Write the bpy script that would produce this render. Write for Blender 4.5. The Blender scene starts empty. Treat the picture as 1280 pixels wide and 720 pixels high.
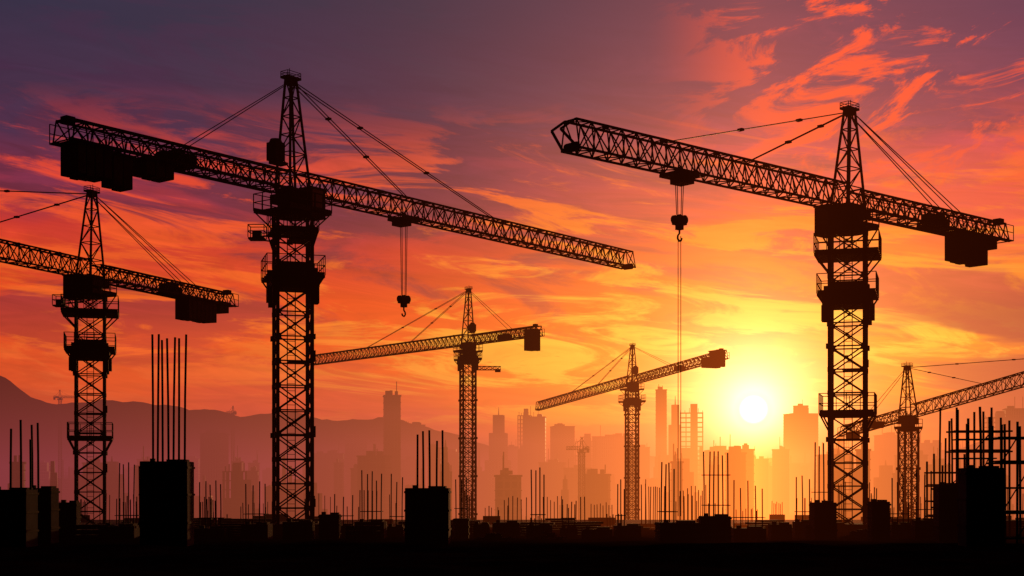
import bpy, math, random
from mathutils import Vector, Matrix
from mathutils import noise as mn
random.seed(7)
scene = bpy.context.scene
scene.view_settings.view_transform = 'Standard'
scene.view_settings.look = 'None'
scene.view_settings.exposure = 0
F = 1778.0      # focal length in image pixels; a pixel is 1 m across at 1778 m
def bx(u, d): return (u-640.0)/F*d      # image pixel column u -> metres east at range d
def hz(v, d): return (610.0-v)/F*d      # image pixel row v -> metres above eye level at range d
DECK = -2.5; GROUND = -25.0

def lin(r, g, b):
    f = lambda c: (c/255/12.92) if c/255 <= .04045 else ((c/255+.055)/1.055)**2.4
    return (f(r), f(g), f(b), 1)

# ---------------------------------------------------------------- nodes helper
class NT:
    def __init__(s, tree): s.t = tree; s.n = tree.nodes; s.l = tree.links
    def put(s, sock, v):
        if isinstance(v, bpy.types.NodeSocket): s.l.new(v, sock)
        elif v is not None: sock.default_value = v
    def m(s, op, a, b=None, c=None, clamp=False):
        n = s.n.new('ShaderNodeMath'); n.operation = op; n.use_clamp = clamp
        s.put(n.inputs[0], a); s.put(n.inputs[1], b); s.put(n.inputs[2], c); return n.outputs[0]
    def smooth(s, v, lo, hi, a=0.0, b=1.0):
        n = s.n.new('ShaderNodeMapRange'); n.interpolation_type = 'SMOOTHSTEP'
        s.put(n.inputs[0], v); n.inputs[1].default_value = lo; n.inputs[2].default_value = hi
        n.inputs[3].default_value = a; n.inputs[4].default_value = b; return n.outputs[0]
    def mix(s, f, a, b, bt='MIX'):
        n = s.n.new('ShaderNodeMix'); n.data_type = 'RGBA'; n.blend_type = bt
        s.put(n.inputs[0], f); s.put(n.inputs[6], a); s.put(n.inputs[7], b); return n.outputs[2]
    def ramp(s, f, stops):
        n = s.n.new('ShaderNodeValToRGB'); e = n.color_ramp.elements
        while len(e) < len(stops): e.new(0.5)
        for el, (p, c) in zip(e, stops): el.position = p; el.color = c
        s.put(n.inputs[0], f); return n.outputs[0]
    def comb(s, x, y, z):
        n = s.n.new('ShaderNodeCombineXYZ'); s.put(n.inputs[0], x); s.put(n.inputs[1], y); s.put(n.inputs[2], z); return n.outputs[0]
    def noise(s, v, scale, detail=6, rough=.55, dist=0.0):
        n = s.n.new('ShaderNodeTexNoise'); s.put(n.inputs['Vector'], v)
        n.inputs['Scale'].default_value = scale; n.inputs['Detail'].default_value = detail
        n.inputs['Roughness'].default_value = rough; n.inputs['Distortion'].default_value = dist
        return n.outputs[0]

# ---------------------------------------------------------------- sun & sky
SAZ = math.atan((942-640)/F); SEL = math.atan((610-512)/F*math.cos(SAZ))
sund = Vector((math.sin(SAZ)*math.cos(SEL), math.cos(SAZ)*math.cos(SEL), math.sin(SEL)))
world = bpy.data.worlds.new("World"); scene.world = world; world.use_nodes = True
wt = world.node_tree; wt.nodes.clear(); N = NT(wt)
tc = wt.nodes.new('ShaderNodeTexCoord'); sep = wt.nodes.new('ShaderNodeSeparateXYZ')
wt.links.new(tc.outputs['Generated'], sep.inputs[0])
X, Y, Z = sep.outputs
az = N.m('ARCTAN2', X, Y); el = N.m('ARCSINE', Z)
dp = wt.nodes.new('ShaderNodeVectorMath'); dp.operation = 'DOT_PRODUCT'
wt.links.new(tc.outputs['Generated'], dp.inputs[0]); dp.inputs[1].default_value = sund
ang = N.m('ARCCOSINE', N.m('MINIMUM', dp.outputs['Value'], 1.0))
e0 = N.m('DIVIDE', el, 0.34)
P1 = N.comb(N.m('MULTIPLY', az, 2.2), N.m('MULTIPLY', N.m('ADD', el, N.m('MULTIPLY', az, .08)), 8.0), 0.0)
big = N.noise(P1, 1.3, 4, .55, .6)
e = N.m('ADD', N.m('MULTIPLY', e0, 1.05), N.m('MULTIPLY', N.m('SUBTRACT', big, .48), .42), clamp=True)
left = N.ramp(e, [(0, lin(165,56,78)), (.12, lin(206,66,58)), (.25, lin(246,90,24)), (.40, lin(238,76,28)),
                  (.52, lin(208,56,48)), (.62, lin(130,46,74)), (.74, lin(78,46,76)), (1, lin(54,49,73))])
right = N.ramp(e, [(0, lin(195,55,46)), (.12, lin(247,98,32)), (.28, lin(255,160,38)), (.42, lin(254,124,46)),
                   (.56, lin(238,84,68)), (.70, lin(194,66,88)), (.84, lin(124,58,90)), (1, lin(90,55,86))])
side = N.smooth(az, -.11, .23)
base = N.mix(side, left, right)
# veil of shaded cloud
tilt = N.m('ADD', el, N.m('MULTIPLY', az, .10))
P2 = N.comb(N.m('MULTIPLY', az, 3.4), N.m('MULTIPLY', tilt, 17.0), 3.7)
v1 = N.noise(P2, 1.25, 7, .62, 1.1)
veil = N.m('MULTIPLY', N.smooth(v1, .46, .57), N.smooth(e0, .14, .40))
veilc = N.mix(side, N.ramp(e0, [(0, lin(150,60,70)), (.3, lin(176,48,46)), (.55, lin(118,42,66)), (.8, lin(70,44,73)), (1, lin(56,49,73))]),
              N.ramp(e0, [(0, lin(170,56,60)), (.3, lin(220,80,56)), (.55, lin(184,66,80)), (.8, lin(108,54,88)), (1, lin(86,54,84))]))
c1 = N.mix(N.m('MULTIPLY', veil, .92), base, veilc)
# sun-lit streaks
P3 = N.comb(N.m('MULTIPLY', az, 5.5), N.m('MULTIPLY', tilt, 32.0), 9.1)
s1 = N.noise(P3, 1.2, 8, .64, 1.3)
st = N.m('MULTIPLY', N.smooth(s1, .49, .61), N.m('MULTIPLY', N.smooth(e0, .08, .22), N.smooth(e0, .58, .80, 1, 0)))
near = N.smooth(ang, .04, .40, 1, 0)
litc = N.mix(near, N.ramp(e0, [(0, lin(240,90,50)), (.35, lin(255,108,28)), (.6, lin(244,76,48)), (1, lin(200,60,62))]),
             N.ramp(e0, [(0, lin(255,160,40)), (.3, lin(255,214,70)), (.5, lin(255,144,50)), (.75, lin(248,88,60)), (1, lin(240,76,58))]))
c2 = N.mix(N.m('MULTIPLY', st, .9), c1, litc)
# fine filaments inside the clouds
P5 = N.comb(N.m('MULTIPLY', az, 12.0), N.m('MULTIPLY', tilt, 80.0), 4.4)
s3 = N.noise(P5, 1.0, 5, .62, 1.5)
fil = N.m('ADD', .64, N.m('MULTIPLY', s3, .76))
c2 = N.mix(N.smooth(e0, .6, .95, 1, .15), c2, N.mix(1.0, c2, N.comb(fil, fil, fil), 'MULTIPLY'))
# dark banks low on the right
P6 = N.comb(N.m('MULTIPLY', az, 4.0), N.m('MULTIPLY', el, 26.0), 12.2)
s4 = N.noise(P6, 1.0, 6, .55, .6)
bank = N.m('MULTIPLY', N.smooth(s4, .40, .50), N.m('MULTIPLY', N.smooth(az, .20, .31), N.m('MULTIPLY', N.smooth(e0, .33, .44, 1, 0), N.smooth(e0, .05, .15))))
c2 = N.mix(N.m('MULTIPLY', bank, .85), c2, lin(150,42,62))
# high broken cirrus, upper right
t2 = N.m('SUBTRACT', el, N.m('MULTIPLY', az, .22))
P4 = N.comb(N.m('MULTIPLY', az, 10.0), N.m('MULTIPLY', t2, 26.0), 1.3)
s2 = N.noise(P4, 1.2, 9, .66, .9)
hi = N.m('MULTIPLY', N.smooth(s2, .48, .58), N.m('MULTIPLY', N.smooth(az, .09, .22), N.smooth(e0, .50, .72)))
c3 = N.mix(N.m('MULTIPLY', hi, .95), c2, lin(252,80,58))
# glow
def expo(k): return N.m('EXPONENT', N.m('MULTIPLY', ang, -1.0/k))
g1 = N.mix(1.0, c3, N.mix(N.m('MULTIPLY', expo(.10), 1.0), (0,0,0,1), (1,.44,.045,1)), 'ADD')
g2 = N.mix(1.0, g1, N.mix(N.m('MULTIPLY', expo(.020), 2.0), (0,0,0,1), (4.0,3.0,1.4,1)), 'ADD')
disc = N.smooth(ang, .003, .0105, 1, 0)
g3 = N.mix(disc, g2, (14, 12, 8, 1))
front = N.smooth(Y, -.1, .8, .010, 1)
up = N.smooth(Z, .32, .8, 1, .3)
down = N.smooth(Z, -.05, -.005, .1, 1)
k = N.m('MULTIPLY', N.m('MULTIPLY', front, up), down)
fin = N.mix(1.0, g3, N.comb(k, k, k), 'MULTIPLY')
bg = wt.nodes.new('ShaderNodeBackground'); wt.links.new(fin, bg.inputs[0]); bg.inputs[1].default_value = 1.0
sky = wt.nodes.new('ShaderNodeTexSky'); sky.sky_type = 'NISHITA'; sky.sun_disc = False
sky.sun_elevation = SEL; sky.sun_rotation = SAZ; sky.dust_density = 2.0
bg2 = wt.nodes.new('ShaderNodeBackground'); wt.links.new(sky.outputs[0], bg2.inputs[0]); bg2.inputs[1].default_value = 0.0003
ad = wt.nodes.new('ShaderNodeAddShader'); wt.links.new(bg.outputs[0], ad.inputs[0]); wt.links.new(bg2.outputs[0], ad.inputs[1])
wo = wt.nodes.new('ShaderNodeOutputWorld'); wt.links.new(ad.outputs[0], wo.inputs[0])
try: world.cycles.sampling_method = 'NONE'
except Exception as ex_: print('world sampling', ex_)

sl = bpy.data.lights.new('sun', 'SUN'); sl.energy = 2.0; sl.angle = math.radians(.5); sl.color = (1, .42, .14)
so = bpy.data.objects.new('sun', sl); scene.collection.objects.link(so)
so.rotation_euler = sund.to_track_quat('Z', 'Y').to_euler()

# ---------------------------------------------------------------- materials
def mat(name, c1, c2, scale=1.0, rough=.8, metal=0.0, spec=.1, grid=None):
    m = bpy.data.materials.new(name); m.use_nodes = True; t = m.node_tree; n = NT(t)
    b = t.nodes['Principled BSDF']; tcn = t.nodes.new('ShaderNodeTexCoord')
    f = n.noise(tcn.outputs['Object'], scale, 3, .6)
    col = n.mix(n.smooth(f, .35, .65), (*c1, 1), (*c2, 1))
    if grid:
        br = t.nodes.new('ShaderNodeTexBrick'); br.offset = 0
        s = t.nodes.new('ShaderNodeSeparateXYZ'); t.links.new(tcn.outputs['Object'], s.inputs[0])
        t.links.new(n.comb(n.m('ADD', s.outputs[0], s.outputs[1]), s.outputs[2], 0.0), br.inputs['Vector'])
        br.inputs['Scale'].default_value = 1; br.inputs['Brick Width'].default_value = grid[0]
        br.inputs['Row Height'].default_value = grid[1]; br.inputs['Mortar Size'].default_value = grid[2]
        col = n.mix(br.outputs['Fac'], (.03,.035,.045,1), col)
    t.links.new(col, b.inputs['Base Color'])
    b.inputs['Roughness'].default_value = rough; b.inputs['Metallic'].default_value = metal
    b.inputs['Specular IOR Level'].default_value = spec
    return m
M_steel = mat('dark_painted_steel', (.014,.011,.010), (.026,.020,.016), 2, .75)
M_rust = mat('rusty_rebar', (.035,.018,.011), (.022,.012,.008), 3, .85)
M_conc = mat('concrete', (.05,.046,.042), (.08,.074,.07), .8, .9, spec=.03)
M_cw = mat('counterweight_concrete', (.03,.028,.026), (.05,.046,.042), 1.5, .9)
M_glass = mat('cab_glass', (.01,.012,.015), (.015,.016,.018), 1, .12, spec=.5)
M_wood = mat('formwork_timber', (.04,.027,.017), (.06,.04,.025), 2, .85, spec=.03)
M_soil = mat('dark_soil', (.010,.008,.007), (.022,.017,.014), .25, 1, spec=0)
M_ground = mat('far_ground', (.04,.035,.03), (.06,.05,.04), .01, 1, spec=0)
M_rock = mat('hill_rock', (.05,.045,.045), (.08,.07,.065), .004, 1, spec=0)
M_b1 = mat('facade_concrete', (.2,.18,.17), (.26,.24,.22), .05, .8, grid=(3.0,3.5,.5))
M_b2 = mat('facade_glass', (.10,.10,.11), (.14,.13,.13), .05, .6, grid=(2.0,3.5,.3))
M_rope = mat('steel_rope', (.02,.02,.02), (.03,.027,.027), 5, .6)

# ---------------------------------------------------------------- mesh builder
class B:
    def __init__(s): s.v = []; s.f = []
    def prism(s, a, b, r, n=4, r2=None):
        a = Vector(a); b = Vector(b); d = b-a
        if d.length < 1e-6: return
        d.normalize(); r2 = r if r2 is None else r2
        up = Vector((0,0,1)) if abs(d.z) < .95 else Vector((0,1,0))
        p = d.cross(up).normalized(); q = d.cross(p)
        i = len(s.v); off = math.pi/n
        for c, rr in ((a, r), (b, r2)):
            for k in range(n):
                t = 2*math.pi*k/n+off; s.v.append(c+p*math.cos(t)*rr+q*math.sin(t)*rr)
        for k in range(n):
            k2 = (k+1) % n; s.f.append((i+k, i+k2, i+n+k2, i+n+k))
        s.f.append(tuple(range(i+n-1, i-1, -1))); s.f.append(tuple(range(i+n, i+2*n)))
    def box(s, c, sz, rz=0, taper=1.0):
        i = len(s.v); cr, sr = math.cos(rz), math.sin(rz)
        for dz in (-.5, .5):
            k = taper if dz > 0 else 1
            for dx, dy in ((-.5,-.5), (.5,-.5), (.5,.5), (-.5,.5)):
                x, y = dx*sz[0]*k, dy*sz[1]*k
                s.v.append(Vector((c[0]+x*cr-y*sr, c[1]+x*sr+y*cr, c[2]+dz*sz[2])))
        for f in ((0,3,2,1), (4,5,6,7), (0,1,5,4), (1,2,6,5), (2,3,7,6), (3,0,4,7)): s.f.append(tuple(i+q for q in f))
    def obj(s, name, mt, parent=None, loc=(0,0,0), rz=0, bevel=0):
        me = bpy.data.meshes.new(name); me.from_pydata([tuple(v) for v in s.v], [], s.f); me.update()
        me.materials.append(mt); o = bpy.data.objects.new(name, me); scene.collection.objects.link(o)
        o.location = loc; o.rotation_euler[2] = rz
        if parent: o.parent = parent
        if bevel:
            md = o.modifiers.new('bevel', 'BEVEL'); md.width = bevel; md.segments = 2
        return o
def empty(name, loc, rz=0):
    o = bpy.data.objects.new(name, None); scene.collection.objects.link(o)
    o.location = loc; o.rotation_euler[2] = rz; o.empty_display_size = .5; return o

def rails(b, pts, z, h=1.1, r=.03, closed=True):
    n = len(pts); rng = range(n if closed else n-1)
    for i in rng:
        p = Vector((*pts[i], z)); q = Vector((*pts[(i+1) % n], z)); L = (q-p).length; m = max(1, round(L/.7))
        for j in range(m+1):
            c = p.lerp(q, j/m); b.prism(c, c+Vector((0,0,h)), r)
        for hh in (.5*h, h): b.prism(p+Vector((0,0,hh)), q+Vector((0,0,hh)), r)
def platform(b, z, hx, hy, cx=0, cy=0, h=1.1, r=.03, hub=.95):
    b.box((cx, cy, z), (2*hx, 2*hy, .12))
    for sx in (-1, 1):
        for sy in (-1, 1):
            b.prism((cx+sx*hx*.95, cy+sy*hy*.95, z-.05), (sx*hub, sy*hub, z-1.0), .05)
    rails(b, [(cx-hx, cy-hy), (cx+hx, cy-hy), (cx+hx, cy+hy), (cx-hx, cy+hy)], z+.06, h, r)
    b.box((cx, cy-hy+.02, z+.14), (2*hx-.06, .03, .2)); b.box((cx, cy+hy-.02, z+.14), (2*hx-.06, .03, .2))

def truss(b, x0, x1, w, h, bay, rc, rl, slope=0.0, wt_=None):
    """box lattice boom along local x: two top chords (narrower), two bottom chords, crossed lacing"""
    n = max(2, round(abs(x1-x0)/bay)); st = (x1-x0)/n; wt_ = w*.62 if wt_ is None else wt_
    def pt(i, top, s):
        x = x0+i*st; return Vector((x, s*(wt_ if top else w)/2, slope*x+(h if top else 0)))
    for s in (-1, 1):
        for tp in (0, 1): b.prism(pt(0,tp,s), pt(n,tp,s), rc)
    for i in range(n+1):
        for s in (-1, 1): b.prism(pt(i,0,s), pt(i,1,s), rl)
        b.prism(pt(i,0,-1), pt(i,0,1), rl); b.prism(pt(i,1,-1), pt(i,1,1), rl)
        if i == n: break
        for s in (-1, 1):
            b.prism(pt(i,0,s), pt(i+1,1,s), rl)
            if i % 2 or s > 0: b.prism(pt(i,1,s), pt(i+1,0,s), rl)
        b.prism(pt(i,0,-1 if i%2 else 1), pt(i+1,0,1 if i%2 else -1), rl)
        b.prism(pt(i,1,-1 if i%2 else 1), pt(i+1,1,1 if i%2 else -1), rl*.8)

def crane(mx, my, base_z, jib_z, d, jl, cl, apex, w=1.9, slope=0.0, mastrz=.35, ties=(10, 18), cties=(8,), th=1.2, upw=.65,
          cw=(), plats=(), trolley=None, drop=5, longline=None, k=1.0, cabinet=True, catwalk=True, extras=None, tipfork=False):
    H = jib_z-base_z; ang = math.atan2(d[1], d[0]); DZ = -.5*th
    E = empty('tower_crane', (mx, my, base_z), ang)
    # mast
    b = B(); top = H-1.9; bay = 1.35; n = round(top/bay); bay = top/n; hw = w/2
    cs = [(-hw,-hw), (hw,-hw), (hw,hw), (-hw,hw)]
    for c in cs:
        b.prism((*c, 0), (*c, top), .13*k)
    for i in range(n):
        z0, z1 = i*bay, (i+1)*bay
        for j in range(4):
            p, q = cs[j], cs[(j+1) % 4]
            b.prism((*p, z1), (*q, z1), .052*k)
            b.prism((*p, z0), (*q, z1), .05*k); b.prism((*q, z0), (*p, z1), .05*k)
            mid = ((p[0]+q[0])/2, (p[1]+q[1])/2, (z0+z1)/2)
            b.box(mid, (.17*k, .17*k, .17*k))
            for c_ in (p, q):    # gusset plates
                b.box((c_[0]*.93+mid[0]*.07, c_[1]*.93+mid[1]*.07, z1), (.22*k, .22*k, .26*k))
        if i % 4 == 3:
            for c in cs: b.box((*c, z1), (.36*k, .36*k, .28))
    for x in (-.25, .2):   # ladder
        b.prism((x, hw*.5, 0), (x, hw*.5, top), .035*k)
    if k < 1.1:
        for i in range(int(top/.4)): b.prism((-.25, hw*.5, i*.4), (.2, hw*.5, i*.4), .02)
        for i in range(2, n, 5): b.box((.3, -.1, i*bay), (w*.6, w*.7, .08))   # rest landings
        for i in range(1, n, 3):   # cable tray and junction boxes clipped to the legs
            b.box((hw+.14, -hw+.25, i*bay+.3), (.16, .3, random.uniform(.3,.8)))
        b.prism((hw+.12, -hw+.2, 1), (hw+.12, -hw+.2, top), .03)
    b.box((0, 0, .25), (w+1.6, w+1.6, .5))
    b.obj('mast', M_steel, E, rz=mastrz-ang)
    # platforms
    b = B()
    for (zz, hx, hy, heavy) in plats:
        platform(b, zz-base_z, hx, hy, hub=hw, r=.03*k)
        if heavy:
            b.box((0, 0, zz-base_z-.32), (w+.75, w+.75, .5)); b.box((.1, 0, zz-base_z+.5), (w+.1, w+.1, .5))
            for sx in (-1, 1): b.box((sx*(hw+.35), 0, zz-base_z-.9), (.3, .7, .9))
            for sx, sy in ((-1,-1), (1,-1), (-1,1), (1,1)): b.box((sx*(hw+.12), sy*(hw+.12), zz-base_z-.5), (.35, .35, 2.0))
    b.obj('access_platforms', M_steel, E, rz=mastrz-ang)
    # slewing unit
    b = B()
    b.prism((0,0,H-2.0), (0,0,H-1.6), hw*1.12, 20); b.prism((0,0,H-1.6), (0,0,H-1.25), hw*.9, 20)
    b.box((0, 0, H-1.0), (w*.95, w*.95, .5)); b.box((0, 0, H-.6), (w*.8, 1.2, .35))
    platform(b, H-1.75, hw+upw, hw+upw*.8, 0, 0, h=.95, hub=hw*.8)
    b.prism((.7, .5, H-1.3), (.7, .5, H-.6), .2, 12); b.prism((-.7, -.5, H-1.2), (-.7, -.5, H-.4), .18, 12)
    b.obj('slewing_unit', M_steel, E)
    # cab, hung beside the slewing ring under the jib
    b = B(); cx, cy, cz = .55, -(hw+.05), H-1.2
    b.box((cx, cy, cz-.85), (1.15, 1.0, .1)); b.box((cx, cy, cz+.75), (1.2, 1.05, .1))
    for sx in (-.5, .5):
        for sy in (-.44, .44): b.box((cx+sx, cy+sy, cz-.05), (.09, .09, 1.5))
    b.box((cx, cy, cz-.55), (1.08, .94, .5)); b.prism((cx-.4,cy+.3,cz+.7), (cx-.6,cy+.8,H-.6), .07)
    b.obj('cab_frame', M_steel, E)
    b = B(); b.box((cx+.02, cy, cz+.2), (1.02, .88, 1.0)); b.obj('cab_windows', M_glass, E)
    # head frame
    b = B(); z0 = DZ+.1
    hb, ht = .78, .22; lean = -.15
    A = [(-hb,-.6), (hb,-.6), (hb,.6), (-hb,.6)]; T = [(-ht+lean,-.2), (ht+lean,-.2), (ht+lean,.2), (-ht+lean,.2)]
    nb = max(4, round(apex/1.0)); L = []
    for i in range(nb+1):
        t = i/nb; L.append([Vector((a[0]*(1-t)+c[0]*t, a[1]*(1-t)+c[1]*t, H+z0+(apex-z0)*t)) for a, c in zip(A, T)])
    for j in range(4): b.prism(L[0][j], L[-1][j], .075*k)
    for i in range(nb):
        for j in range(4):
            j2 = (j+1) % 4
            if (i+j) % 2: b.prism(L[i][j], L[i+1][j2], .036*k)
            else: b.prism(L[i][j2], L[i+1][j], .036*k)
            b.prism(L[i+1][j], L[i+1][j2], .036*k)
    b.box((lean, 0, H+apex+.06), (1.05, .6, .12)); rails(b, [(lean-.5,-.28), (lean+.5,-.28), (lean+.5,.28), (lean-.5,.28)], H+apex+.1, .28, .02*k)
    b.prism((lean,-.22,H+apex-.1), (lean,.22,H+apex-.1), .26, 14)
    b.prism((lean-.1, 0, H+apex+.1), (lean-.1, 0, H+apex+.6), .02)
    b.obj('head_frame', M_steel, E)
    if cabinet:
        b = B(); b.box((-1.2, .1, H+1.5), (.7, .75, 1.0)); b.prism((-1.2,.1,H+2.0), (-1.2,.1,H+2.2), .38, 14, .3)
        b.box((-1.0, .1, H+.9), (.9, .6, .15)); b.obj('electrical_cabinet', M_steel, E)
    # booms
    b = B(); truss(b, .6, jl, 1.2, th, 1.0, .07*k, .036*k, slope)
    if tipfork:
        for s in (-1, 1): b.prism((jl, s*.5, slope*jl), (jl+.9, s*.3, slope*jl+th*.55), .07*k); b.prism((jl, s*.35, slope*jl+th), (jl+.9, s*.3, slope*jl+th*.55), .07*k)
    b.prism((jl-.1,-.35,slope*jl+.1), (jl-.1,.35,slope*jl+.1), .22, 12)
    for i in range(3, int(jl), 4):
        b.box((i+.3, 0, slope*i+th+.06), (.16, .3, .16))
    b.prism((1, .1, slope*1+.12), (jl-1, .1, slope*(jl-1)+.12), .025*k)     # trolley rope
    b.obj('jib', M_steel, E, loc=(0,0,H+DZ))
    b = B(); truss(b, -.6, -cl, 1.35, th*.85, 1.05, .075*k, .04*k, slope)
    if catwalk:
        for yy in (-.95, .95):
            m = int(cl/1.1)
            for i in range(m+1):
                x = -.8-(cl-.8)*i/m; b.prism((x, yy, slope*x), (x, yy, slope*x+.95), .026*k); b.prism((x, yy*.7, slope*x), (x, yy, slope*x), .04*k)
            for hh in (.5, .95): b.prism((-.8, yy, hh-.8*slope), (-cl, yy, hh-slope*cl), .026*k)
            b.prism((-.8, yy, -.8*slope), (-cl, yy, -slope*cl), .045*k)
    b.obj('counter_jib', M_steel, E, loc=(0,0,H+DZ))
    # machinery + counterweight
    b = B()
    for (c0, c1, zt, zb, ww) in cw:
        m = max(1, round((c1-c0)/.55)); s = (c1-c0)/m
        for i in range(m):
            x = -(c0+(i+.5)*s); q = random.uniform(-.08,.05)
            b.box((x, 0, slope*x+(zt+zb)/2+q/2), (s-.03, ww, zt-zb-q))
        b.box((-(c0+c1)/2, 0, slope*-(c0+c1)/2+zt-.04), (c1-c0+.3, ww+.2, .12))
    b.obj('counterweight', M_cw, E, loc=(0,0,H+DZ), bevel=.04)
    b = B(); wx = -cl*.55
    b.box((wx, 0, slope*wx+.1), (2.2, 1.2, .14)); b.prism((wx,-.45,slope*wx+.5), (wx,.45,slope*wx+.5), .38, 16)
    b.box((wx+.9, .1, slope*wx+.45), (.7, .7, .6)); b.prism((wx-.8,-.3,slope*wx+.4), (wx-.8,.3,slope*wx+.4), .26, 12)
    b.box((-cl+.5, .2, -slope*cl+th*.85+.1), (.5, .5, .35))
    b.obj('hoist_winch', M_steel, E, loc=(0,0,H+DZ))
    # ties
    b = B(); ap = Vector((lean, 0, H+apex-.1)); th2 = th+DZ
    for i, t in enumerate(ties):
        for yy in (-.14, .14): b.prism(ap+Vector((0,yy,0)), (t, yy*.6, H+slope*t+th2), .03*k)
        for fr_ in (.3, .62):
            mid = ap.lerp(Vector((t, 0, H+slope*t+th2)), fr_); b.box(mid, (.22*k, .3, .12*k))
    for i, t in enumerate(cties):
        for yy in (-.5, .5): b.prism(ap+Vector((0,yy*.3,0)), (-t, yy, H-slope*t+th2*.3), .028*k)
    b.obj('tie_bars', M_rope, E)
    if trolley:
        zt = H+DZ+slope*trolley
        b = B(); b.box((trolley, 0, zt-.16), (1.5, 1.35, .14)); b.box((trolley-.2, 0, zt-.36), (.8, .9, .34))
        for sx in (-.6, .6):
            for sy in (-.6, .6): b.prism((trolley+sx, sy-.06, zt-.02), (trolley+sx, sy+.06, zt-.02), .15, 10)
        b.obj('trolley', M_steel, E)
        zb = H-drop
        b = B()
        for sx in (-.4, -.22, .22, .4):
            b.prism((trolley+sx, sx*.2, zt-.3), (trolley+sx*.75, sx*.2, zb+.5), .02*k)
        if longline:
            for sx in (-.1, .1): b.prism((trolley+sx, 0, zb-.5), (trolley+sx, 0, longline-base_z), .018*k)
        b.obj('hoist_ropes', M_rope, E)
        b = B()
        for sy in (-.16, .16):
            b.prism((trolley-.18, sy-.06, zb+.3), (trolley-.18, sy+.06, zb+.3), .23, 14); b.prism((trolley+.18, sy-.06, zb+.3), (trolley+.18, sy+.06, zb+.3), .23, 14)
        b.box((trolley, 0, zb+.25), (.62, .45, .42)); b.box((trolley, 0, zb-.05), (.3, .3, .3))
        pts = [(0,-.2), (0,-.38), (.12,-.5), (.14,-.64), (.03,-.76), (-.12,-.72), (-.17,-.6)]
        for (a, c), (e_, f_) in zip(pts, pts[1:]): b.prism((trolley+a, 0, zb+c), (trolley+e_, 0, zb+f_), .05, 6)
        b.obj('hook_block', M_steel, E)
    if extras: extras(E, H, base_z)
    return E

def side_basket(z, sx, reach=1.8):
    def f(E, H, bz):
        b = B(); zz = z-bz; a = sx
        b.box((a*reach, 0, zz), (.9, .8, .1)); rails(b, [(a*reach-.45,-.4), (a*reach+.45,-.4), (a*reach+.45,.4), (a*reach-.45,.4)], zz+.05, .7, .03)
        b.prism((0,0,zz+.4), (a*reach,0,zz+.1), .06); b.prism((0,0,zz-.3), (a*reach,0,zz-.02), .05)
        b.box((a*reach, 0, zz+.25), (.5, .4, .35)); b.obj('side_basket', M_steel, E, rz=-E.rotation_euler[2])
    return f

# big crane, west side of deck
crane(-12.33, 80, DECK, 17.2, (.61,.79), 34.6, 15.1, 5.75, mastrz=.28, ties=(9.7, 18.5), cties=(8.2,),
      cw=((12.7,14.7,.05,-1.5,1.4), (11.3,12.5,-.1,-1.7,1.0), (8.8,10.6,0,-.8,1.2)),
      plats=((11.75,1.6,1.5,True), (14.3,1.3,1.2,False)), trolley=9.3, drop=5.9, extras=side_basket(14.0,-1,2.0))
# big crane, east side
crane(18.9, 80, DECK, 16.33, (-.75,-.661), 21.6, 16.3, 4.95, mastrz=-.3, ties=(8.8, 15.2), cties=(10.7,11.6), th=1.35,
      cw=((10.9,13.8,.1,-1.7,1.3), (14.0,15.0,.1,-.6,1.2)), tipfork=True, cabinet=False, upw=.3,
      plats=((10.75,1.6,1.5,True), (13.0,1.75,1.5,False), (4.1,1.5,1.3,False)), trolley=14.1, drop=3.3, longline=-1.4)
# far west crane
crane(-29.64, 100, GROUND, 15.35, (-.38,-.925), 32, 17.2, 5.45, mastrz=.25, ties=(12, 28), cties=(11.8,12.6),
      cw=((10.8,14.6,.1,-1.6,1.3), (15.1,16.4,.2,-.6,1.2)), cabinet=False, upw=.35,
      plats=((12.2,1.9,1.6,False), (9.6,1.7,1.6,True), (3.4,1.5,1.3,False)), extras=side_basket(12.8,-1,2.1))
def arm(E, H, bz):
    b = B(); truss(b, .8, 4.6, .6, .5, .7, .06, .04); b.box((4.2,0,-.1), (.8,.6,.4))
    b.obj('service_arm', M_steel, E, loc=(0,0,16.6-bz), rz=-E.rotation_euler[2])
crane(-6.2, 200, GROUND, 20.9, (-.63,.777), 42, 15.5, 7.0, mastrz=.3, ties=(14, 26), cties=(10,), k=1.15, th=1.5, w=1.8,
      cw=((13.2,15.0,.9,-1.9,1.4),), plats=((18.0,1.6,1.6,True),), extras=arm)
crane(20.25, 240, GROUND, 18.3, (-.48,.877), 32, 25.5, 5.7, slope=-.09, mastrz=.2, ties=(11, 20), cties=(12,), k=1.2, th=1.5, w=1.8,
      cw=((20.5,22.3,.8,-.7,1.4),(22.5,24.9,1.5,-1.1,1.4)), plats=((14.5,1.9,1.7,True),))
crane(41.8, 150, GROUND, 8.0, (.625,-.78), 32, 8.5, 4.8, slope=.2, mastrz=.2, ties=(9, 20), cties=(6,), k=1.0, th=1.3, w=1.5,
      cw=((6.6,7.8,.2,-.6,1.0),), plats=(), cabinet=False, upw=.3)
# distant cranes over the town
for (u, v, D, ang2, jl, cl) in ((727,560,560,2.9,6,3), (75,496,900,.2,9,4), (291,515,1000,2.6,6,3)):
    crane(bx(u,D), D, GROUND, hz(v,D), (math.cos(ang2), math.sin(ang2)), jl, cl, 4, ties=(jl*.6,), cties=(cl*.8,), k=1.4, th=1.3,
          cw=((cl*.7,cl,.3,-1.2,1.2),), cabinet=False, catwalk=False)

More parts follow.
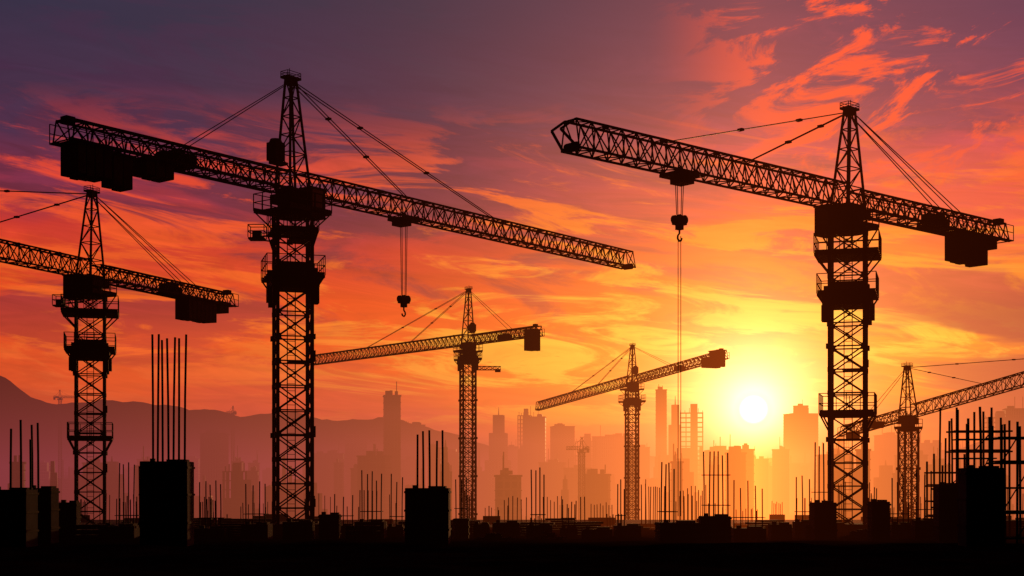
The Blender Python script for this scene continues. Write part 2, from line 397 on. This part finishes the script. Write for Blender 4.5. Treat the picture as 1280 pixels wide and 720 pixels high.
# ---------------------------------------------------------------- deck (site) and ground
def sheet(x0, x1, y0, y1, z, nx=2, ny=2, amp=0, freq=.1):
    b = B()
    for j in range(ny+1):
        for i in range(nx+1):
            x = x0+(x1-x0)*i/nx; y = y0+(y1-y0)*j/ny
            b.v.append(Vector((x, y, z+(amp*mn.fractal(Vector((x*freq, y*freq, 3.1)), .8, 2.1, 5) if amp else 0))))
    for j in range(ny):
        for i in range(nx):
            a = j*(nx+1)+i; b.f.append((a, a+1, a+nx+2, a+nx+1))
    return b
bb = sheet(-14000, 14000, -3000, 14000, GROUND); bb.obj('ground', M_ground)
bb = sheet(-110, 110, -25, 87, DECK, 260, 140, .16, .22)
i0 = len(bb.v)
for x in (-110, 110):
    for y in (-25, 87):
        bb.v.append(Vector((x, y, DECK-.3))); bb.v.append(Vector((x, y, GROUND+.01)))
a, c, d_, f = i0, i0+2, i0+6, i0+4
bb.f += [(a, a+1, c+1, c), (c, c+1, d_+1, d_), (d_, d_+1, f+1, f), (f, f+1, a+1, a)]
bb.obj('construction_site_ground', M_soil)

# lower unfinished block behind
U = empty('unfinished_building', (0, 150, GROUND))
b = B(); lv = [0, 4.2, 8.4, 12.6, 16.8, 20.7]
for z in lv[1:]: b.box((0, 0, z), (190, 70, .35))
b.obj('floor_slabs', M_conc, U)
b = B()
for i in range(28):
    for j in (-1, 0, 1):
        for z0, z1 in zip(lv, lv[1:]): b.box((-92+i*6.8, j*33, (z0+z1)/2+.17), (.6, .6, z1-z0-.36))
b.obj('columns', M_conc, U)
DECK2 = GROUND+20.9

# ---------------------------------------------------------------- rebar / columns
def rebar(b, cx, cy, z0, heights, span, rows=2, depth=.5, r=.035, ties=()):
    n = len(heights)
    for i, h in enumerate(heights):
        for j in range(rows):
            x = cx+span*((i/(n-1) if n > 1 else .5)-.5)+random.uniform(-.03,.03); y = cy+depth*(j-.5*(rows-1))
            hh = h*random.uniform(.95,1.0)-j*.15; lx, ly = random.uniform(-.02,.02)*hh*.6, random.uniform(-.02,.02)*hh
            m = Vector((x+lx*.3, y, z0+hh*.5)); b.prism((x,y,z0-.1), m, r, 6); b.prism(m, (x+lx, y+ly, z0+hh), r, 6)
    for t in ties:
        for y in (cy-depth/2-.03, cy+depth/2+.03): b.prism((cx-span/2-.08, y, z0+t), (cx+span/2+.08, y, z0+t), r*.7)
        for x in (cx-span/2-.05, cx+span/2+.05): b.prism((x, cy-depth/2-.05, z0+t), (x, cy+depth/2+.05, z0+t), r*.7)

def column(u0, u1, vtop, D, bars=None, ub=None, base=DECK, name='concrete_column', r=.04, ties=(.5,), mt=None, rows=1):
    x0, x1 = bx(u0,D), bx(u1,D); w = x1-x0; ztop = hz(vtop,D); dep = min(w, 2.2)*.85
    E = empty(name, ((x0+x1)/2, D, base-.15), random.uniform(-.06,.06)); h = ztop-base+.15
    b = B(); b.box((0,0,h/2), (w,dep,h))
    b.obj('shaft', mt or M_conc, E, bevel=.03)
    b = B()
    for zz in [h*k_ for k_ in (.3,.62,.93)]:
        if h > 1.0: b.box((0,0,zz), (w+.07,dep+.07,.09))
    for s in (-1,1):
        if w > 1.2: b.box((s*w*.27,-dep/2-.03,h*.48), (.07,.05,h*.9))
    if w > .8: b.box((w*.22,.1,h+.04), (w*.4,dep*.6,.1)); b.box((-w*.3,-.1,h+.03), (.2,.2,.2))
    if b.v: b.obj('formwork', M_wood, E)
    if bars:
        c0, c1 = ub or (u0+3, u1-3); sp = bx(c1,D)-bx(c0,D); cc = bx((c0+c1)/2,D)-(x0+x1)/2
        b = B(); rebar(b, cc, 0, h, [hz(v,D)-ztop for v in bars], sp, rows, dep*.55, r, ties)
        b.obj('rebar', M_rust, E)
    return E

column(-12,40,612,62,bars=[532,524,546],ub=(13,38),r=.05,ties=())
column(36,69,610,66,bars=[530,528],ub=(41,48),r=.05,ties=())
column(76,98,628,70)
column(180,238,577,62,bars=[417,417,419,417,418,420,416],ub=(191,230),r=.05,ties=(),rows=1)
column(508,562,610,64,bars=[540,536,534,548,535],ub=(522,554),r=.05,ties=())
column(1203,1250,585,60,bars=[512,520,505,530],ub=(1197,1240),r=.055,ties=(.4,1.2))
column(1170,1201,606,66,bars=[510,545,520],ub=(1174,1190),r=.045,ties=())
column(1015,1043,628,70,bars=[552,556,551,554],ub=(1018,1037),r=.035)
column(1087,1110,627,68)
column(400,425,643,70); column(445,482,652,70,bars=[585,592,586,600,590],ub=(453,476),r=.03)
column(484,505,658,72,bars=[592,600,596],ub=(489,503),r=.03)
column(567,586,648,72,bars=[597,600,596],ub=(570,583),r=.03)
column(592,612,655,72); column(616,650,653,72)
column(658,690,656,70,bars=[585,586,584,590],ub=(665,680),r=.034)
column(700,722,660,72,bars=[630,634,629],ub=(703,718),r=.028)
column(727,765,661,70); column(768,800,657,70,bars=[604,598,610],ub=(772,780),r=.03)
column(822,872,653,66,bars=[577,580,576,585],ub=(826,843),r=.034)
column(875,912,645,66,bars=[563,561,564,562,568,562],ub=(880,910),r=.034,ties=(.5,1.9))
column(915,955,660,68,bars=[600,608,598,605,610],ub=(918,953),r=.03)
column(962,988,655,70); column(992,1013,652,72,bars=[596,594,597],ub=(996,1012),r=.032)
column(1112,1140,655,70,bars=[596,600,592,606],ub=(1116,1136),r=.032)
column(1142,1168,650,68,bars=[585,590,588],ub=(1146,1164),r=.034)
column(128,172,657,70,bars=[576,578,574,577,580],ub=(148,174),r=.03)
column(246,284,660,71,bars=[601,600,604,599,603],ub=(250,277),r=.03)
column(304,338,655,71,bars=[603,606,600,604],ub=(308,332),r=.03)
column(355,392,652,70)
column(414,444,657,73,bars=[617,620,618],ub=(418,440),r=.03)

# smaller starter bars on the block behind
for i in range(52):
    D = random.uniform(118,180); u = (i+random.uniform(0,1))*1300/52-10
    b = B(); n = random.randint(3,8); sp = random.uniform(.8,2.8)
    h = random.uniform(1.4,4.0) * (1.4 if u > 800 else 1)
    rebar(b, 0, 0, .3, [h*random.uniform(.8,1) for _ in range(n)], sp, 1, .6, .045, ())
    b.box((0,0,.2), (sp+.5, 1.1, random.uniform(.4,1.4)))
    b.obj('starter_bars', M_rust, loc=(bx(u,D), D, DECK2-.05), rz=random.uniform(-.3,.3))

# rubble & stacked material along the edge
for i in range(40):
    D = random.uniform(66,85); u = random.uniform(-10,1290); b = B()
    kind = i % 3
    if kind == 0:
        for j in range(6): b.box((random.uniform(-.15,.15),0,.08+j*.13), (random.uniform(1.2,2.2),.9,.1), random.uniform(-.05,.05))
        nm, mt = 'timber_stack', M_wood
    elif kind == 1:
        for j in range(26):
            a_, rr = random.uniform(0,6.28), random.uniform(0,1.1); s = random.uniform(.12,.4)
            b.box((rr*math.cos(a_), rr*math.sin(a_)*.6, max(.05,.55-rr*.5)*random.uniform(.3,1)), (s*1.4,s,s*.8), random.uniform(0,3))
        nm, mt = 'rubble_pile', M_conc
    else:
        for r_ in range(3):
            for q in range(4): b.box((q*.42-.63,0,.14+r_*.25), (.39,.45,.22), random.uniform(-.03,.03))
        nm, mt = 'block_stack', M_conc
    b.obj(nm, mt, loc=(bx(u,D), D, DECK-.05), rz=random.uniform(-.5,.5))

# scaffolding at the east edge
def scaffold(x0, x1, y0, y1, z0, zs, nx):
    E = empty('scaffolding', (x0, y0, z0)); b = B()
    for i in range(nx+1):
        x = (x1-x0)*i/nx
        for y in (0, y1-y0): b.prism((x,y,0), (x+random.uniform(-.03,.03),y,zs[-1]+random.uniform(.3,1.2)), .055, 6)
    for z in zs:
        for y in (0, y1-y0): b.prism((-.15,y,z), (x1-x0+.15,y,z), .045, 6)
        for i in range(nx+1): b.prism(((x1-x0)*i/nx,-.1,z), ((x1-x0)*i/nx,y1-y0+.1,z), .04, 6)
    for i in range(nx):
        for z0_, z1_ in zip(zs, zs[1:]):
            if (i+int(z0_)) % 2: b.prism(((x1-x0)*i/nx,0,z0_), ((x1-x0)*(i+1)/nx,0,z1_), .03, 6)
    b.obj('tubes', M_steel, E)
    b = B()
    for z in zs[1::2]: b.box(((x1-x0)/2,(y1-y0)/2,z+.08), (x1-x0,(y1-y0)*.8,.06))
    b.obj('planks', M_wood, E)
scaffold(bx(1252,62), bx(1330,62), 62, 63.5, DECK-.1, [.4,1.5,2.6,3.7,4.8], 4)
scaffold(bx(1168,74), bx(1206,74), 74, 75.3, DECK-.1, [.3,1.1,1.9,2.7,3.4], 2)
scaffold(bx(1196,70), bx(1262,70), 70, 71.2, DECK-.1, [2.6,4.4,5.4], 3)

# ---------------------------------------------------------------- town
def building(u0, u1, vt, D, style='slab', nm='office_tower', mt=None):
    x0, x1 = bx(u0,D), bx(u1,D); w = x1-x0; H = hz(vt,D)-GROUND; dep = w*random.uniform(.6,1.1)
    E = empty(nm, ((x0+x1)/2, D, GROUND), random.uniform(-.25,.25)); b = B(); fr = B()
    mt = mt or random.choice((M_b1, M_b2))
    if style == 'frame':
        nf = int(H/4)
        for i in range(nf+1): fr.box((0,0,i*4+.2), (w,dep,.4))
        for i in range(nf):
            for q in range(5):
                for s in (-1,1): fr.box((-w/2+.5+q*(w-1)/4, s*(dep/2-.5), i*4+2.2), (.8,.8,3.6))
        b.box((w*.1,0,H/2+2), (w*.3,dep*.4,H+4)); b.box((-w*.15,0,H*.32), (w*.6,dep*.7,H*.64))
        for q in range(6): fr.prism((-w/2+.5+q*(w-1)/5,0,nf*4), (-w/2+.5+q*(w-1)/5,0,nf*4+random.uniform(2,5)), .3)
    elif style == 'step':
        hs = [(.55,1),(.82,.72),(1,.45)]; z0 = 0; off = random.uniform(-.12,.12)*w
        for hf, wf in hs:
            b.box((off*(1-wf)*2,0,(z0+H*hf)/2), (w*wf,dep*wf,H*hf-z0)); z0 = H*hf
        b.prism((off,0,H), (off,0,H*1.08), .6, 6, .15)
        for z in range(4,int(H*.55),4): fr.box((0,0,z), (w+.5,dep+.5,.4))
    elif style == 'works':   # saw-tooth roofed works with chimneys
        b.box((0,0,H*.35), (w,dep,H*.7)); m = 5
        for q in range(m):
            x = -w/2+(q+.5)*w/m; i0 = len(b.v); s = w/m/2
            for yy in (-dep/2, dep/2): b.v += [Vector((x-s,yy,H*.7)), Vector((x+s,yy,H*.7)), Vector((x+s*.8,yy,H*.7+s*.9))]
            b.f += [(i0,i0+1,i0+2), (i0+5,i0+4,i0+3), (i0,i0+2,i0+5,i0+3), (i0+1,i0+4,i0+5,i0+2)]
        for q in range(2): b.prism((w*(.1+.25*q),0,H*.5), (w*(.1+.25*q),0,H*(1.15-.15*q)), 1.3, 12, .8)
        fr.box((0,0,H*.7), (w+.6,dep+.6,.5))
    else:
        b.box((0,0,H/2), (w,dep,H))
        for z in range(4,int(H)-1,4): fr.box((0,0,z), (w+.5,dep+.5,.4))
        fr.box((0,0,H+.4), (w+.8,dep+.8,.8))
        for _ in range(3): b.box((random.uniform(-.3,.3)*w,0,H+1.8), (w*random.uniform(.12,.3),dep*.3,random.uniform(1.5,4)))
        for _ in range(random.randint(0,3)):
            xx = random.uniform(-.45,.45)*w; fr.prism((xx,0,H+1), (xx,0,H+random.uniform(4,12)), .3)
    if b.v: b.obj('walls', mt, E)
    if fr.v: fr.obj('floor_bands', M_conc, E)
for t in ((255,281,543,1000,'slab'), (480,500,496,850,'slab'), (432,458,540,1300,'slab'), (456,476,532,1500,'step'), (500,530,532,1500,'slab'),
          (608,637,519,1300,'step'), (648,664,516,1400,'frame'), (662,682,522,1450,'slab'), (690,716,534,1300,'slab'), (720,744,548,1200,'frame'),
          (742,782,547,1300,'slab'), (770,800,542,1500,'step'), (820,833,488,1300,'slab'), (834,852,506,1250,'step'), (850,879,511,1200,'frame'),
          (884,930,564,1000,'slab'), (930,960,575,1200,'slab'), (984,1018,518,1900,'slab'), (992,1010,508,1930,'slab'), (1036,1060,545,1500,'frame'),
          (1098,1126,545,1200,'slab'), (1124,1150,538,1300,'frame'), (1150,1176,555,1200,'slab'), (1232,1262,520,1200,'frame'), (1256,1290,512,1300,'slab'),
          (540,575,566,1300,'slab'), (392,430,568,1200,'slab')):
    building(*t)
for i in range(130):
    u = (i*53 % 130)/130*1320-20+random.uniform(-12,12); w = random.uniform(10,36); D = random.uniform(500,1800)
    v = random.uniform(556,602) if u > 380 else random.uniform(574,606)
    st_ = random.choice(('slab','slab','frame','step','works'))
    building(u, u+w, v, D, st_, 'factory_building' if st_ == 'works' else random.choice(('apartment_block','office_tower')))

# ---------------------------------------------------------------- hills
def hills(D, prof, depth, seed, amp, name='hills'):
    b = B(); nx, ny = 260, 10; us = [p[0] for p in prof]
    for j in range(ny+1):
        for i in range(nx+1):
            u = us[0]+(us[-1]-us[0])*i/nx
            for (a, va), (c, vc) in zip(prof, prof[1:]):
                if a <= u <= c: v = va+(vc-va)*(u-a)/(c-a)
            t = j/ny; cross = 1-abs(t-.5)*2
            top = hz(v, D)-GROUND; x = bx(u, D)
            z = top*cross**.8 + amp*mn.fractal(Vector((x*.004, t*3, seed)), .9, 2.1, 6)*cross
            b.v.append(Vector((x*(1+.1*(t-.5)), D+(t-.5)*depth, GROUND-3+max(0,z))))
    for j in range(ny):
        for i in range(nx):
            a = j*(nx+1)+i; b.f.append((a, a+1, a+nx+2, a+nx+1))
    b.obj(name, M_rock)
hills(4200, [(-900,560),(-500,500),(-200,455),(-40,452),(8,470),(40,490),(75,497),(130,500),(190,503),(260,510),(320,520),(390,517),(440,516),(500,526),(560,545),(640,575),(700,600),(760,612)], 1200, 2, 30)
hills(3000, [(-900,590),(-300,560),(-60,550),(60,536),(150,548),(240,540),(330,560),(420,556),(520,580),(640,600)], 700, 5, 22)
hills(6500, [(300,600),(500,560),(700,572),(900,578),(1100,565),(1300,548),(1500,540),(1900,570),(2400,610)], 1500, 8, 30)

# ---------------------------------------------------------------- haze (thin smoky layer beyond the site, sun glow painted in as emission)
m = bpy.data.materials.new('emissive_haze'); m.use_nodes = True; t = m.node_tree; t.nodes.clear(); n = NT(t)
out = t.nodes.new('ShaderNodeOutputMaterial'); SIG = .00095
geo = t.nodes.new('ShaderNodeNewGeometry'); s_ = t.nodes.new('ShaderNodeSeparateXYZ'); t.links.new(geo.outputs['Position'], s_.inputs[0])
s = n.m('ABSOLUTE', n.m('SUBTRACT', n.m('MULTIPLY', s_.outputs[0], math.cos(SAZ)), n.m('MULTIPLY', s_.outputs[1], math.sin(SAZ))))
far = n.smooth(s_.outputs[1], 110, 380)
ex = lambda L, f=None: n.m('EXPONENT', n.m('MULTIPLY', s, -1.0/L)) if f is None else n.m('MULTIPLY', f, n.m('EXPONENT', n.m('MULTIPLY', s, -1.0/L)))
ccol = n.mix(n.smooth(s_.outputs[1], 80, 320), (0,0,0,1), lin(98,40,64))  # mauve skylight glow painted as emission, faded out near the site
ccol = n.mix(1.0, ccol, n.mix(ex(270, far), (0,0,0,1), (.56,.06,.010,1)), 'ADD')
ccol = n.mix(1.0, ccol, n.mix(ex(65, far), (0,0,0,1), (2.5,.75,.07,1)), 'ADD')  # warm sunlit glow painted into the emission along the sun line
ccol = n.mix(1.0, ccol, n.mix(ex(11), (0,0,0,1), (2.0,.25,.02,1)), 'ADD')  # narrow painted red glow under the sun, also tints the near site
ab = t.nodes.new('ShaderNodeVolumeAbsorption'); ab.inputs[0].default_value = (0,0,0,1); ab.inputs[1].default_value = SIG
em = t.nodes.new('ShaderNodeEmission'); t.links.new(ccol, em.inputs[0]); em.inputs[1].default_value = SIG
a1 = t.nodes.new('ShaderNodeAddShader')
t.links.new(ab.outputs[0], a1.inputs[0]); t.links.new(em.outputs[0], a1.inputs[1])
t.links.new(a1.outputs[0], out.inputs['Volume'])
try: m.cycles.volume_step_rate = .3
except Exception as ex_: print('steprate', ex_)
b = B(); b.box((0, 4062, 9), (9000, 8000, 70)); b.obj('emissive_haze', m)

# ---------------------------------------------------------------- camera
cam = bpy.data.cameras.new('camera'); co = bpy.data.objects.new('camera', cam); scene.collection.objects.link(co)
cam.lens = 50; cam.sensor_width = 36; cam.shift_y = 250/1280; cam.clip_end = 30000; cam.clip_start = .5
co.location = (0,0,0); co.rotation_euler = (math.radians(90), 0, 0)
scene.camera = co
